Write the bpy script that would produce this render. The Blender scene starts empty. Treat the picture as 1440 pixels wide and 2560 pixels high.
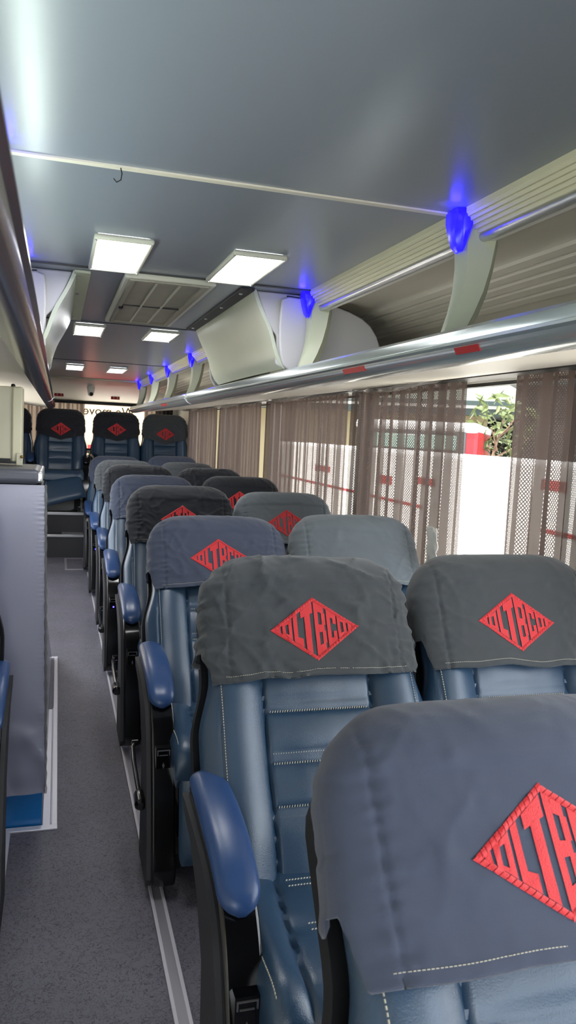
import bpy, bmesh, math, random
from mathutils import Vector, Matrix, noise
R = math.radians
PI = math.pi
scene = bpy.context.scene
col = scene.collection

# ------------------------------------------------------------------ materials
def lin(c):
    return tuple(((v/255)/12.92 if v/255 <= .04045 else ((v/255+.055)/1.055)**2.4) for v in c)+(1,)

def mat(name, rgb, rough=.5, metal=0., spec=.5, bump=0., bscale=200., var=0., vscale=8., coat=0., sheen=0., emit=None, estr=0., alpha=None):
    m = bpy.data.materials.new(name); m.use_nodes = True
    nt = m.node_tree; b = nt.nodes['Principled BSDF']
    c = lin(rgb)
    b.inputs['Base Color'].default_value = c
    b.inputs['Roughness'].default_value = rough
    b.inputs['Metallic'].default_value = metal
    b.inputs['Specular IOR Level'].default_value = spec
    b.inputs['Coat Weight'].default_value = coat
    b.inputs['Coat Roughness'].default_value = .08
    b.inputs['Sheen Weight'].default_value = sheen
    if emit:
        b.inputs['Emission Color'].default_value = lin(emit); b.inputs['Emission Strength'].default_value = estr
    tc = nt.nodes.new('ShaderNodeTexCoord')
    if bump:
        n = nt.nodes.new('ShaderNodeTexNoise'); n.inputs['Scale'].default_value = bscale; n.inputs['Detail'].default_value = 3
        bp = nt.nodes.new('ShaderNodeBump'); bp.inputs['Strength'].default_value = bump; bp.inputs['Distance'].default_value = .002
        nt.links.new(tc.outputs['Object'], n.inputs['Vector']); nt.links.new(n.outputs['Fac'], bp.inputs['Height'])
        nt.links.new(bp.outputs['Normal'], b.inputs['Normal'])
    if var:
        n = nt.nodes.new('ShaderNodeTexNoise'); n.inputs['Scale'].default_value = vscale; n.inputs['Detail'].default_value = 5
        mx = nt.nodes.new('ShaderNodeMix'); mx.data_type = 'RGBA'
        mx.inputs['A'].default_value = tuple(v*(1-var) for v in c[:3])+(1,)
        mx.inputs['B'].default_value = tuple(min(1, v*(1+var)) for v in c[:3])+(1,)
        nt.links.new(tc.outputs['Object'], n.inputs['Vector']); nt.links.new(n.outputs['Fac'], mx.inputs['Factor'])
        nt.links.new(mx.outputs['Result'], b.inputs['Base Color'])
    return m

M = {}
M['ceiling'] = mat('ceiling_laminate', (128, 136, 147), .3, spec=.7, bump=.05, bscale=60)
M['ceil_seam'] = mat('seam_strip', (222, 216, 200), .4)
M['dark_seam'] = mat('dark_seam', (52, 54, 56), .5)
M['cream'] = mat('cream_panel', (226, 221, 208), .5, bump=.05, bscale=400)
M['rack_back'] = mat('rack_back_panel', (204, 200, 190), .45)
M['beige'] = mat('beige_panel', (200, 196, 172), .45)
M['rail_rib'] = mat('rail_ribbed', (206, 202, 172), .4)
M['alu'] = mat('aluminium', (200, 202, 204), .3, metal=.85)
M['lip'] = mat('film_wrapped_lip', (196, 206, 206), .2, metal=.7, spec=.6, bump=.08, bscale=9)
M['lip_dark_reflection'] = mat('lip_painted_dark', (74, 70, 74), .18, metal=.3, spec=.6, bump=.08, bscale=9)  # same lip film, its dark floor reflection painted into the colour
M['bin'] = mat('bin_shell', (190, 198, 182), .34, spec=.5, var=.07, vscale=5)
M['bin_end'] = mat('bin_end_panel', (188, 188, 192), .6)
M['bracket'] = mat('bracket_plastic', (178, 184, 160), .42)
M['rubber'] = mat('black_rubber', (26, 26, 27), .6)
M['black'] = mat('black_gloss', (12, 12, 14), .16, spec=.5, coat=.25)
M['black_matte'] = mat('black_matte', (20, 20, 22), .55)
M['plate'] = mat('side_plate_grey', (46, 46, 50), .6)
M['vinyl'] = mat('blue_vinyl', (42, 68, 94), .31, spec=.7, bump=.22, bscale=420, var=.06)
M['pad'] = mat('blue_pad', (46, 74, 122), .3, spec=.5, bump=.06, bscale=400)
M['thread'] = mat('pale_thread', (196, 192, 176), .8)
M['red'] = mat('red_embroidery', (214, 36, 44), .55, sheen=.3, bump=.6, bscale=500)
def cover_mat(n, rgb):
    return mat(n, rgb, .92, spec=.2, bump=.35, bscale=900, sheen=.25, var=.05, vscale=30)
M['cov_grey'] = cover_mat('grey_tint_cloth', (72, 76, 80))  # seat-to-seat tints: light painted into the cloth plus some real variation
M['cov_blue'] = cover_mat('blue_tint_cloth', (72, 79, 97))
M['cov_dark'] = cover_mat('dark_tint_cloth', (46, 48, 54))
M['cov_light'] = cover_mat('pale_tint_cloth', (104, 112, 118))
M['part_vinyl'] = mat('partition_vinyl', (152, 153, 174), .2, spec=.6, bump=.10, bscale=60)
M['cap'] = mat('partition_cap', (86, 88, 98), .4, bump=.1, bscale=300)
M['kick'] = mat('blue_kick_panel', (24, 116, 190), .25, spec=.5, bump=.15, bscale=200)
M['film'] = None
M['trim'] = mat('floor_trim', (178, 176, 186), .38, metal=.55)
M['trim_edge'] = mat('floor_trim_edge', (226, 224, 234), .35, metal=.35)
M['step'] = mat('step_riser', (50, 50, 54), .7)
M['filter'] = mat('filter_mesh', (156, 152, 140), .9, bump=.6, bscale=500, var=.15, vscale=5)
M['white_pl'] = mat('white_plastic', (226, 226, 220), .4)
M['lens'] = mat('black_lens', (8, 8, 9), .08)
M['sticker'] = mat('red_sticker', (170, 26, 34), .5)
M['sticker_pale'] = mat('sticker_pale', (226, 190, 180), .5)
M['lamp'] = mat('lamp_diffuser', (255, 255, 255), .5, emit=(255, 255, 255), estr=18)
M['lamp_frame'] = mat('lamp_frame', (206, 206, 192), .4)
M['blue_led'] = mat('blue_led_cover', (20, 20, 220), .2, emit=(28, 10, 255), estr=1.3)
M['led_dot'] = mat('led_dot', (30, 30, 255), .3, emit=(60, 50, 255), estr=12)
M['button_mark'] = mat('button_mark', (120, 120, 124), .3, metal=.5)
M['chrome'] = mat('chrome', (210, 210, 214), .18, metal=.9)
M['brass'] = mat('brass', (150, 120, 60), .35, metal=.8)

def film_mat(name, tint, transp, rough=.12):
    m = bpy.data.materials.new(name); m.use_nodes = True; nt = m.node_tree
    out = nt.nodes['Material Output']; b = nt.nodes['Principled BSDF']
    b.inputs['Base Color'].default_value = lin(tint); b.inputs['Roughness'].default_value = rough
    t = nt.nodes.new('ShaderNodeBsdfTransparent'); mx = nt.nodes.new('ShaderNodeMixShader'); mx.inputs[0].default_value = transp
    nt.links.new(b.outputs[0], mx.inputs[1]); nt.links.new(t.outputs[0], mx.inputs[2]); nt.links.new(mx.outputs[0], out.inputs[0])
    return m
M['film'] = film_mat('clear_film', (120, 120, 116), .5)
M['glass'] = film_mat('window_glass', (10, 12, 12), .93, .02)

def floor_mat():
    m = bpy.data.materials.new('floor_vinyl'); m.use_nodes = True; nt = m.node_tree; b = nt.nodes['Principled BSDF']
    tc = nt.nodes.new('ShaderNodeTexCoord')
    n1 = nt.nodes.new('ShaderNodeTexNoise'); n1.inputs['Scale'].default_value = 48; n1.inputs['Detail'].default_value = 4; n1.inputs['Distortion'].default_value = 1.6
    nt.links.new(tc.outputs['Object'], n1.inputs['Vector'])
    # thin dark squiggles where the noise crosses its middle
    s = nt.nodes.new('ShaderNodeMath'); s.operation = 'SUBTRACT'; s.inputs[1].default_value = .5
    a = nt.nodes.new('ShaderNodeMath'); a.operation = 'ABSOLUTE'
    r = nt.nodes.new('ShaderNodeValToRGB')
    r.color_ramp.elements[0].position = .0; r.color_ramp.elements[0].color = lin((62, 61, 72))
    r.color_ramp.elements[1].position = .035; r.color_ramp.elements[1].color = lin((122, 120, 134))
    nt.links.new(n1.outputs['Fac'], s.inputs[0]); nt.links.new(s.outputs[0], a.inputs[0]); nt.links.new(a.outputs[0], r.inputs['Fac'])
    n2 = nt.nodes.new('ShaderNodeTexNoise'); n2.inputs['Scale'].default_value = 3; n2.inputs['Detail'].default_value = 6
    nt.links.new(tc.outputs['Object'], n2.inputs['Vector'])
    mx = nt.nodes.new('ShaderNodeMix'); mx.data_type = 'RGBA'; mx.blend_type = 'MULTIPLY'; mx.inputs['Factor'].default_value = .5
    nt.links.new(r.outputs['Color'], mx.inputs['A']); nt.links.new(n2.outputs['Fac'], mx.inputs['B'])
    nt.links.new(mx.outputs['Result'], b.inputs['Base Color'])
    b.inputs['Roughness'].default_value = .55
    return m
M['floor'] = floor_mat()

def math_node(nt, op, a, b=None):
    n = nt.nodes.new('ShaderNodeMath'); n.operation = op
    for i, v in enumerate((a, b)):
        if v is None: continue
        if isinstance(v, (int, float)): n.inputs[i].default_value = v
        else: nt.links.new(v, n.inputs[i])
    return n.outputs[0]

def curtain_mat():
    m = bpy.data.materials.new('woven_curtain'); m.use_nodes = True; nt = m.node_tree
    out = nt.nodes['Material Output']; nt.nodes.remove(nt.nodes['Principled BSDF'])
    uv = nt.nodes.new('ShaderNodeUVMap'); sp = nt.nodes.new('ShaderNodeSeparateXYZ')
    nt.links.new(uv.outputs[0], sp.inputs[0]); U = sp.outputs[0]; V = sp.outputs[1]
    band = math_node(nt, 'FRACT', math_node(nt, 'DIVIDE', U, .085))
    inband = math_node(nt, 'LESS_THAN', band, .5)
    zz = math_node(nt, 'MULTIPLY', math_node(nt, 'ABSOLUTE', math_node(nt, 'SUBTRACT', math_node(nt, 'FRACT', math_node(nt, 'DIVIDE', V, .028)), .5)), .022)
    k1 = math_node(nt, 'FRACT', math_node(nt, 'DIVIDE', math_node(nt, 'ADD', U, zz), .011))
    k2 = math_node(nt, 'FRACT', math_node(nt, 'DIVIDE', math_node(nt, 'SUBTRACT', U, zz), .011))
    lat = math_node(nt, 'MULTIPLY', math_node(nt, 'GREATER_THAN', k1, .42), math_node(nt, 'GREATER_THAN', k2, .42))
    hole = math_node(nt, 'ADD', math_node(nt, 'MULTIPLY', math_node(nt, 'MULTIPLY', inband, lat), .33), .025)
    d = nt.nodes.new('ShaderNodeBsdfDiffuse'); d.inputs[0].default_value = lin((66, 57, 54))
    t = nt.nodes.new('ShaderNodeBsdfTranslucent'); t.inputs[0].default_value = lin((92, 80, 75))
    m1 = nt.nodes.new('ShaderNodeMixShader'); m1.inputs[0].default_value = .35
    nt.links.new(d.outputs[0], m1.inputs[1]); nt.links.new(t.outputs[0], m1.inputs[2])
    tr = nt.nodes.new('ShaderNodeBsdfTransparent'); m2 = nt.nodes.new('ShaderNodeMixShader')
    nt.links.new(hole, m2.inputs[0]); nt.links.new(m1.outputs[0], m2.inputs[1]); nt.links.new(tr.outputs[0], m2.inputs[2])
    nt.links.new(m2.outputs[0], out.inputs[0])
    return m
M['curtain'] = curtain_mat()

# ------------------------------------------------------------------ mesh helpers
class MB:
    def __init__(s): s.v = []; s.f = []; s.mi = []; s.cur = 0
    def add(s, verts, faces):
        o = len(s.v); s.v += [tuple(p) for p in verts]; s.f += [tuple(i+o for i in f) for f in faces]; s.mi += [s.cur]*len(faces)
    def box(s, lo, hi):
        x0, y0, z0 = lo; x1, y1, z1 = hi
        s.add([(x0,y0,z0),(x1,y0,z0),(x1,y1,z0),(x0,y1,z0),(x0,y0,z1),(x1,y0,z1),(x1,y1,z1),(x0,y1,z1)],
              [(0,3,2,1),(4,5,6,7),(0,1,5,4),(1,2,6,5),(2,3,7,6),(3,0,4,7)])
    def prism(s, pts, axis, a, b):
        """closed polygon pts (2D) extruded along axis from a to b"""
        n = len(pts)
        def P(p, t):
            if axis == 'x': return (t, p[0], p[1])
            if axis == 'y': return (p[0], t, p[1])
            return (p[0], p[1], t)
        s.add([P(p, a) for p in pts]+[P(p, b) for p in pts],
              [tuple(range(n))[::-1], tuple(range(n, 2*n))]+[(i, (i+1) % n, n+(i+1) % n, n+i) for i in range(n)])
    def loft(s, rings, cap0=True, cap1=True, closed=True):
        n = len(rings[0]); vs = [p for r in rings for p in r]; fs = []
        m = n if closed else n-1
        for k in range(len(rings)-1):
            for i in range(m):
                j = (i+1) % n
                fs.append((k*n+i, k*n+j, (k+1)*n+j, (k+1)*n+i))
        if cap0: fs.append(tuple(range(n))[::-1])
        if cap1: fs.append(tuple((len(rings)-1)*n+i for i in range(n)))
        s.add(vs, fs)
    def tube(s, path, rad, n=10):
        rings = []
        path = [Vector(p) for p in path]
        for i, p in enumerate(path):
            d = (path[min(i+1, len(path)-1)]-path[max(i-1, 0)]).normalized()
            u = d.cross(Vector((0, 0, 1)) if abs(d.z) < .95 else Vector((0, 1, 0))).normalized(); w = d.cross(u)
            r = rad[i] if isinstance(rad, (list, tuple)) else rad
            rings.append([tuple(p+r*(math.cos(2*PI*k/n)*u+math.sin(2*PI*k/n)*w)) for k in range(n)])
        s.loft(rings)
    def ball(s, c, r, n=10):
        rx, ry, rz = (r, r, r) if isinstance(r, (int, float)) else r
        rings = []
        for k in range(1, n):
            a = PI*k/n-PI/2
            rings.append([(c[0]+rx*math.cos(a)*math.cos(2*PI*i/(2*n)), c[1]+ry*math.cos(a)*math.sin(2*PI*i/(2*n)), c[2]+rz*math.sin(a)) for i in range(2*n)])
        s.loft(rings)
    def grid(s, fn, nu, nv):
        vs = [fn(i/nu, j/nv) for j in range(nv+1) for i in range(nu+1)]
        s.add(vs, [(j*(nu+1)+i, j*(nu+1)+i+1, (j+1)*(nu+1)+i+1, (j+1)*(nu+1)+i) for j in range(nv) for i in range(nu)])
    def mesh(s, name, mats, smooth=40):
        me = bpy.data.meshes.new(name); me.from_pydata(s.v, [], s.f)
        if not isinstance(mats, (list, tuple)): mats = [mats]
        for m_ in mats: me.materials.append(m_)
        me.polygons.foreach_set('material_index', s.mi)
        bm = bmesh.new(); bm.from_mesh(me); bmesh.ops.recalc_face_normals(bm, faces=bm.faces); bm.to_mesh(me); bm.free()
        if smooth:
            me.polygons.foreach_set('use_smooth', [True]*len(me.polygons)); me.set_sharp_from_angle(angle=R(smooth))
        me.update(); return me
    def build(s, name, mats, parent=None, smooth=40, loc=None, bevel=0., seg=2):
        o = bpy.data.objects.new(name, s.mesh(name, mats, smooth)); col.objects.link(o)
        if parent: o.parent = parent
        if loc: o.location = loc
        if bevel:
            b = o.modifiers.new('bevel', 'BEVEL'); b.width = bevel; b.segments = seg; b.limit_method = 'ANGLE'; b.angle_limit = R(35)
            b.harden_normals = False
        return o

def link(name, me, parent=None, loc=None, rot=None):
    o = bpy.data.objects.new(name, me); col.objects.link(o)
    if parent: o.parent = parent
    if loc: o.location = loc
    if rot: o.rotation_euler = rot
    return o
def empty(name, loc, rz=0):
    o = bpy.data.objects.new(name, None); o.empty_display_size = .1; col.objects.link(o); o.location = loc; o.rotation_euler = (0, 0, rz); return o
def tag(o, label, cat, group=None, kind=None):
    o['label'] = label; o['category'] = cat
    if group: o['group'] = group
    if kind: o['kind'] = kind
    return o
def struct(o, label=None):
    o['kind'] = 'structure'
    if label: o['label'] = label
    return o
def copy_tree(o, parent=None):
    c = o.copy(); col.objects.link(c)
    if parent: c.parent = parent
    for ch in list(o.children): copy_tree(ch, c)
    return c
def arc(cx, cz, r, a0, a1, n=8):
    return [(cx+r*math.cos(R(a0+(a1-a0)*i/n)), cz+r*math.sin(R(a0+(a1-a0)*i/n))) for i in range(n+1)]
def smoothstep(a, b, x):
    t = max(0., min(1., (x-a)/(b-a))); return t*t*(3-2*t)

CX = .345            # centre line of the bus
def mir(x): return 2*CX-x
CEIL = 1.95
Y0, Y1 = -1.6, 10.85
XR, XL = 1.58, mir(1.58)

# ------------------------------------------------------------------ shell
b = MB(); b.box((XL-.06, Y0, -.06), (XR+.06, Y1, 0)); struct(b.build('floor', M['floor'], smooth=0), 'dark grey speckled vinyl aisle floor')
b = MB(); b.box((mir(.825), Y0, CEIL), (.825, 8.62, CEIL+.03)); struct(b.build('ceiling', M['ceiling'], smooth=0), 'glossy slate grey ceiling panel')
b = MB(); b.box((XL-.06, Y0, CEIL+.03), (XR+.06, Y1, CEIL+.09)); struct(b.build('ceiling_roof', M['cream'], smooth=0), 'roof shell above the ceiling panel')
# cross seams of the ceiling
for i, (yy, m_, w, lab) in enumerate(((1.59, 'ceil_seam', .009, 'thin pale seam strip across the near ceiling'), (2.60, 'dark_seam', .010, 'dark seam across the ceiling before the vent'),
                         (3.92, 'dark_seam', .006, 'dark seam across the ceiling behind the vent'), (6.3, 'dark_seam', .004, 'thin seam across the far ceiling'))):
    b = MB(); b.box((mir(.825), yy-w, CEIL-.0035), (.825, yy+w, CEIL+.002)); struct(b.build('trim_%d' % (i+1), M[m_], smooth=0), lab)
# side walls with window openings
WZ0, WZ1 = .70, 1.70
PILL = [-1.55, .16, 2.02, 3.97, 5.82, 7.67, 9.55]
def side_wall(name, x0, x1, lab):
    b = MB()
    if x0 < 0: b.box((x0, Y0, WZ0), (x1, PILL[3], WZ1)); b.box((x0, PILL[5], WZ0), (x1, 9.6, WZ1))  # left windows walled up here, infill added to cut side light
    b.box((x0, Y0, 0), (x1, Y1, WZ0)); b.box((x0, Y0, WZ1), (x1, Y1, CEIL+.03))
    for p in PILL: b.box((x0, p-.045, WZ0), (x1, p+.045, WZ1))
    b.box((x0, 9.6, WZ0), (x1, Y1, WZ1))
    struct(b.build(name, M['cream'], smooth=0), lab)
side_wall('wall_right', XR, XR+.06, 'cream side wall around the curtained windows')
side_wall('wall_left', XL-.06, XL, 'cream side wall behind the partition')
n = 0
for side, xx in (('right', XR+.02), ('left', XL-.05)):
    for k in range(0 if side == 'right' else 3, len(PILL)-(1 if side == 'right' else 2)):
        n += 1
        a, c = PILL[k]+.045, PILL[k+1]-.045
        b = MB(); t = .02
        b.box((xx, a, WZ0), (xx+.03, c, WZ0+t)); b.box((xx, a, WZ1-t), (xx+.03, c, WZ1)); b.box((xx, a, WZ0+t), (xx+.03, a+t, WZ1-t)); b.box((xx, c-t, WZ0+t), (xx+.03, c, WZ1-t))
        w = struct(b.build('window_%d' % n, M['rubber'], smooth=0), 'black rubber framed %s side window' % side)
        g = MB(); g.box((xx+.012, a+t, WZ0+t), (xx+.016, c-t, WZ1-t)); g.build('pane', M['glass'], w, smooth=0)
b = MB(); b.box((XL-.06, Y0-.06, 0), (XR+.06, Y0, .75)); b.box((XL-.06, Y0-.06, 1.85), (XR+.06, Y0, CEIL+.09)); b.box((XL-.06, Y0-.06, .75), (-.65, Y0, 1.85)); b.box((1.40, Y0-.06, .75), (XR+.06, Y0, 1.85))
struct(b.build('wall_front', M['cream'], smooth=0), 'front bulkhead with the windscreen opening')
# rear wall: opening for the rear window
b = MB()
b.box((XL-.06, Y1, 0), (XR+.06, Y1+.06, 1.12)); b.box((XL-.06, Y1, 1.80), (XR+.06, Y1+.06, CEIL+.09))
b.box((XL-.06, Y1, 1.12), (-.62, Y1+.06, 1.80)); b.box((1.31, Y1, 1.12), (XR+.06, Y1+.06, 1.80))
struct(b.build('wall_rear', M['cream'], smooth=0), 'rear wall around the back window')
b = MB(); t = .025
b.box((-.62, Y1+.01, 1.12), (1.31, Y1+.04, 1.12+t)); b.box((-.62, Y1+.01, 1.80-t), (1.31, Y1+.04, 1.80)); b.box((-.62, Y1+.01, 1.12+t), (-.62+t, Y1+.04, 1.80-t)); b.box((1.31-t, Y1+.01, 1.12+t), (1.31, Y1+.04, 1.80-t))
w = struct(b.build('window_%d' % (n+1), M['rubber'], smooth=0), 'wide rear window with a curtain over its left half')
g = MB(); g.box((-.595, Y1+.02, 1.145), (1.285, Y1+.025, 1.775)); g.build('pane', M['glass'], w, smooth=0)
# lettering stuck on the outside of the rear window (reads backwards from inside)
tc = bpy.data.curves.new('window_lettering', 'FONT'); tc.body = 'We move'; tc.size = .17; tc.extrude = .002; tc.align_x = 'LEFT'
tmp = bpy.data.objects.new('tmp', tc); col.objects.link(tmp)
dg = bpy.context.evaluated_depsgraph_get(); dg.update()
me = bpy.data.meshes.new_from_object(tmp.evaluated_get(dg)); bpy.data.objects.remove(tmp)
me.materials.clear(); me.materials.append(mat('gold_lettering', (104, 74, 28), .5))
lt = link('lettering', me, w, (1.00, Y1+.03, 1.60), (R(90), 0, R(180)))
# rear dome: curved beige panel between ceiling and rear window
b = MB(); prof = [(8.60, 1.952), (8.9, 1.945), (9.4, 1.92), (9.9, 1.885), (10.35, 1.84), (10.7, 1.79), (10.84, 1.765)]
top = [(y, 1.975) for y, z in prof][::-1]
b.prism(prof+top, 'x', XL, XR); struct(b.build('ceiling_rear', M['cream'], smooth=60), 'cream curved panel above the back window')
b = MB(); b.box((mir(.9), 8.575, CEIL-.016), (.86, 8.625, CEIL+.004)); struct(b.build('trim_5', M['rail_rib'], bevel=.006), 'cream edge strip at the end of the grey ceiling')
b = MB(); b.box((XL, 10.78, 1.735), (XR, 10.84, 1.765)); struct(b.build('trim_6', M['black_matte'], smooth=0), 'black strip above the rear curtain')

# upper side panels behind the racks (curved, with ribs) and the ribbed rail
def upper_panel(side):
    X = (lambda x: x) if side == 'right' else mir
    key = [(.872, 1.925), (.93, 1.932), (1.02, 1.934), (1.10, 1.928)]
    pts = list(key)
    # five ribs
    A = Vector((1.11, 1.922)); B = Vector((1.31, 1.868)); d = (B-A); nrm = Vector((-d.y, d.x)).normalized()*-1
    for k in range(5):
        for t, h in ((0, 0), (.12, .010), (.62, .014), (.8, 0)):
            p = A+d*((k+t)/5)+nrm*h*.75
            pts.append((p.x, p.y))
    pts += [(1.34, 1.857), (1.42, 1.82), (1.50, 1.765), (1.555, 1.715), (1.578, 1.69)]
    outer = [(1.579, 1.955), (.872, 1.955)]
    b = MB(); b.prism([(X(x), z) for x, z in pts+outer], 'y', Y0, 9.6)
    struct(b.build('trim_%d' % (7 if side == 'right' else 8), M['rack_back'], smooth=28), 'curved grey panel with ribs above the %s rack' % side)
    r = [(.820, 1.953), (.820, 1.938)]
    for k in range(5):
        x0 = .822+k*.0075; z0 = 1.936-k*.0075
        r += [(x0, z0), (x0+.001, z0-.0055), (x0+.006, z0-.0055)]
    r += [(.862, 1.897), (.875, 1.897), (.88, 1.91), (.88, 1.953)]
    b = MB(); b.prism([(X(x), z) for x, z in r], 'y', Y0, 8.62)
    o = struct(b.build('trim_%d' % (9 if side == 'right' else 10), M['rail_rib'], smooth=0), 'ribbed cream rail along the %s ceiling edge' % side)
    b = MB(); b.tube([(X(.866), Y0, 1.894), (X(.866), 8.62, 1.894)], .011, 12); b.build('bead', M['alu'], o)
    b = MB(); b.box((min(X(.875), X(.889)), Y0, 1.886), (max(X(.875), X(.889)), 8.62, 1.893)); b.build('white_line', M['white_pl'], o)
upper_panel('right'); upper_panel('left')

# ------------------------------------------------------------------ luggage racks
def rack(side, y_end):
    X = (lambda x: x) if side == 'right' else mir
    y_a = Y0+.1
    def outline(s):      # s shrinks the lip towards the end
        lip = [(.765, 1.674), (.748, 1.676), (.738, 1.668), (.735, 1.655), (.7345, 1.648), (.7265, 1.645), (.7265, 1.640), (.7345, 1.636), (.738, 1.628), (.75, 1.617), (.768, 1.611), (.80, 1.612), (.80, 1.63), (.775, 1.645)]
        return [(X(x), z) for x, z in lip]
    root = empty('luggage_rack', (X(1.1), y_a, 1.6))
    tag(root, 'overhead rack with film-wrapped silver lip above the curtains' if side == 'right' else 'overhead rack with glossy lip coloured by its dark reflection above the grey partition', 'luggage rack', 'overhead racks')
    off = Vector(root.location)
    def loc(p): return tuple(Vector(p)-off)
    b = MB(); ys = [y_a+(y_end-.12-y_a)*i/40 for i in range(41)]
    rings = [[loc((x, y, z)) for x, z in outline(0)] for y in ys]
    c0 = Vector((X(.80), 0, 1.640))
    for k in range(1, 5):
        f = math.cos(R(88*k/4)); y = y_end-.12+.12*math.sin(R(88*k/4))
        rings.append([loc((c0.x+(x-c0.x)*max(f, .05), y, c0.z+(z-c0.z)*(.4+.6*f))) for x, z in outline(0)])
    b.loft(rings); b.build('lip', M['lip'] if side == 'right' else M['lip_dark_reflection'], root, smooth=30)
    b = MB(); pts = [(.79, 1.621), (1.10, 1.655), (1.40, 1.690), (1.50, 1.712), (1.56, 1.72), (1.56, 1.735), (1.45, 1.72), (1.05, 1.672), (.80, 1.645), (.77, 1.655)]
    b.prism([(X(x)-off.x, z-off.z) for x, z in pts], 'y', 0, y_end-y_a-.02); b.build('tray', M['cream'], root, smooth=50)
    for yy in (4.72,) if side == 'right' else (6.0,):
        b = MB(); rr = [[loc((x+(-.004 if side == 'right' else .004), y, z)) for x, z in outline(0)] for y in (yy-.012, yy+.012)]
        b.loft(rr); b.build('joint_band', M['alu'], root)
    return root
rack('right', 8.7); rack('left', 8.9)
# dim red reflections in the right lip, painted on as thin patches
def lip_reflection(y, w, lab):
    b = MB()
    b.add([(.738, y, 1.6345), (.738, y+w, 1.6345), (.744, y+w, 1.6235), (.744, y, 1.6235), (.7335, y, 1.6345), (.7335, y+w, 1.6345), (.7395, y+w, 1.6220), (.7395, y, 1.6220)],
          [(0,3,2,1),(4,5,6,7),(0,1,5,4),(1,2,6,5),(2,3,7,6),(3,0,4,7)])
    tag(b.build('red_reflection', M['sticker'], smooth=0), lab, 'sticker', 'painted red reflections on the rack lip')
lip_reflection(1.29, .09, 'painted red reflection on rack lip nearest the big bracket')
lip_reflection(1.85, .15, 'painted red reflection on rack lip below the rounded end panel')
lip_reflection(5.6, .3, 'painted red reflection near the far end of the rack lip')

# brackets with blue lamps
def bracket():
    o = empty('rack_bracket', (.83, 1.55, 1.66))
    secs = [  # z, x_left, x_right, y_front(ridge), depth
        (1.655, .785, .850, 0.0, .022), (1.69, .800, .860, -.004, .026), (1.735, .815, .879, -.008, .03), (1.78, .825, .893, -.012, .034),
        (1.83, .829, .902, -.016, .038), (1.88, .827, .907, -.018, .042), (1.915, .838, .907, -.018, .042), (1.928, .845, .897, -.014, .04), (1.948, .848, .874, -.008, .036)]
    b = MB(); rings = []
    for i, (z, xl, xr, yf, d) in enumerate(secs):
        t = i/(len(secs)-1); ridge = xl+(xr-xl)*(.55+.38*t)
        ring = [(xl, .004), (xl+.006, yf+.004), (ridge-.004, yf-.010), (ridge, yf-.013), (ridge+.004, yf-.009), (xr, yf+.008), (xr, d*.8), (xr-.006, d), (xl+.006, d), (xl, d*.8)]
        rings.append([(x-.83, y, z-1.66) for x, y in ring])
    b.loft(rings); br = b.build('fin', M['bracket'], o, smooth=32)
    b = MB()
    rings = []
    for z, xl, xr, yf, d in ((1.862, .818, .826, -.012, .02), (1.875, .812, .832, -.018, .03), (1.90, .806, .838, -.024, .036), (1.925, .801, .846, -.026, .04), (1.94, .800, .856, -.024, .04), (1.949, .800, .850, -.022, .038)):
        rings.append([(x-.83, y, z-1.66) for x, y in ((xl, 0), (xl+.004, yf*.7), (xl+.4*(xr-xl), yf), (xr-.006, yf*.9), (xr, yf*.4), (xr, d), (xl+.004, d))])
    b.loft(rings); b.build('blue_lamp', M['blue_led'], o, smooth=50)
    return o
br0 = bracket()
BR = [(1.55, 'large pale rack bracket with lit blue lamp beside the near window'), (2.62, 'pale rack bracket with blue lamp in front of the rounded duct cover'),
      (5.10, 'pale rack bracket with blue lamp just behind the duct cover'), (6.25, 'second pale rack bracket behind the duct cover'),
      (7.38, 'third pale rack bracket behind the duct cover'), (8.52, 'farthest pale rack bracket by the cream rear panel')]
for i, (y, lab) in enumerate(BR):
    o = br0 if i == 0 else copy_tree(br0)
    o.location = (.83, y, 1.66); tag(o, lab, 'bracket', 'rack brackets with blue lamps')
    l = bpy.data.lights.new('blue_lamp_light', 'POINT'); l.color = (.035, .02, 1); l.energy = .10; l.shadow_soft_size = .012
    lo = bpy.data.objects.new('blue_lamp_light', l); col.objects.link(lo); lo.location = (.79, y-.03, 1.935)
for i, y in enumerate((1.55, 2.55)):
    o = copy_tree(br0); o.location = (mir(.83), y, 1.66); o.rotation_euler = (0, 0, PI)
    tag(o, ('nearer' if i == 0 else 'farther')+' of two rack brackets behind the dark lip of the left rack', 'bracket', 'brackets behind the dark lip')
    l = bpy.data.lights.new('blue_lamp_light', 'POINT'); l.color = (.035, .02, 1); l.energy = .10; l.shadow_soft_size = .012
    lo = bpy.data.objects.new('blue_lamp_light', l); col.objects.link(lo); lo.location = (mir(.785), y-.03, 1.935)

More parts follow.
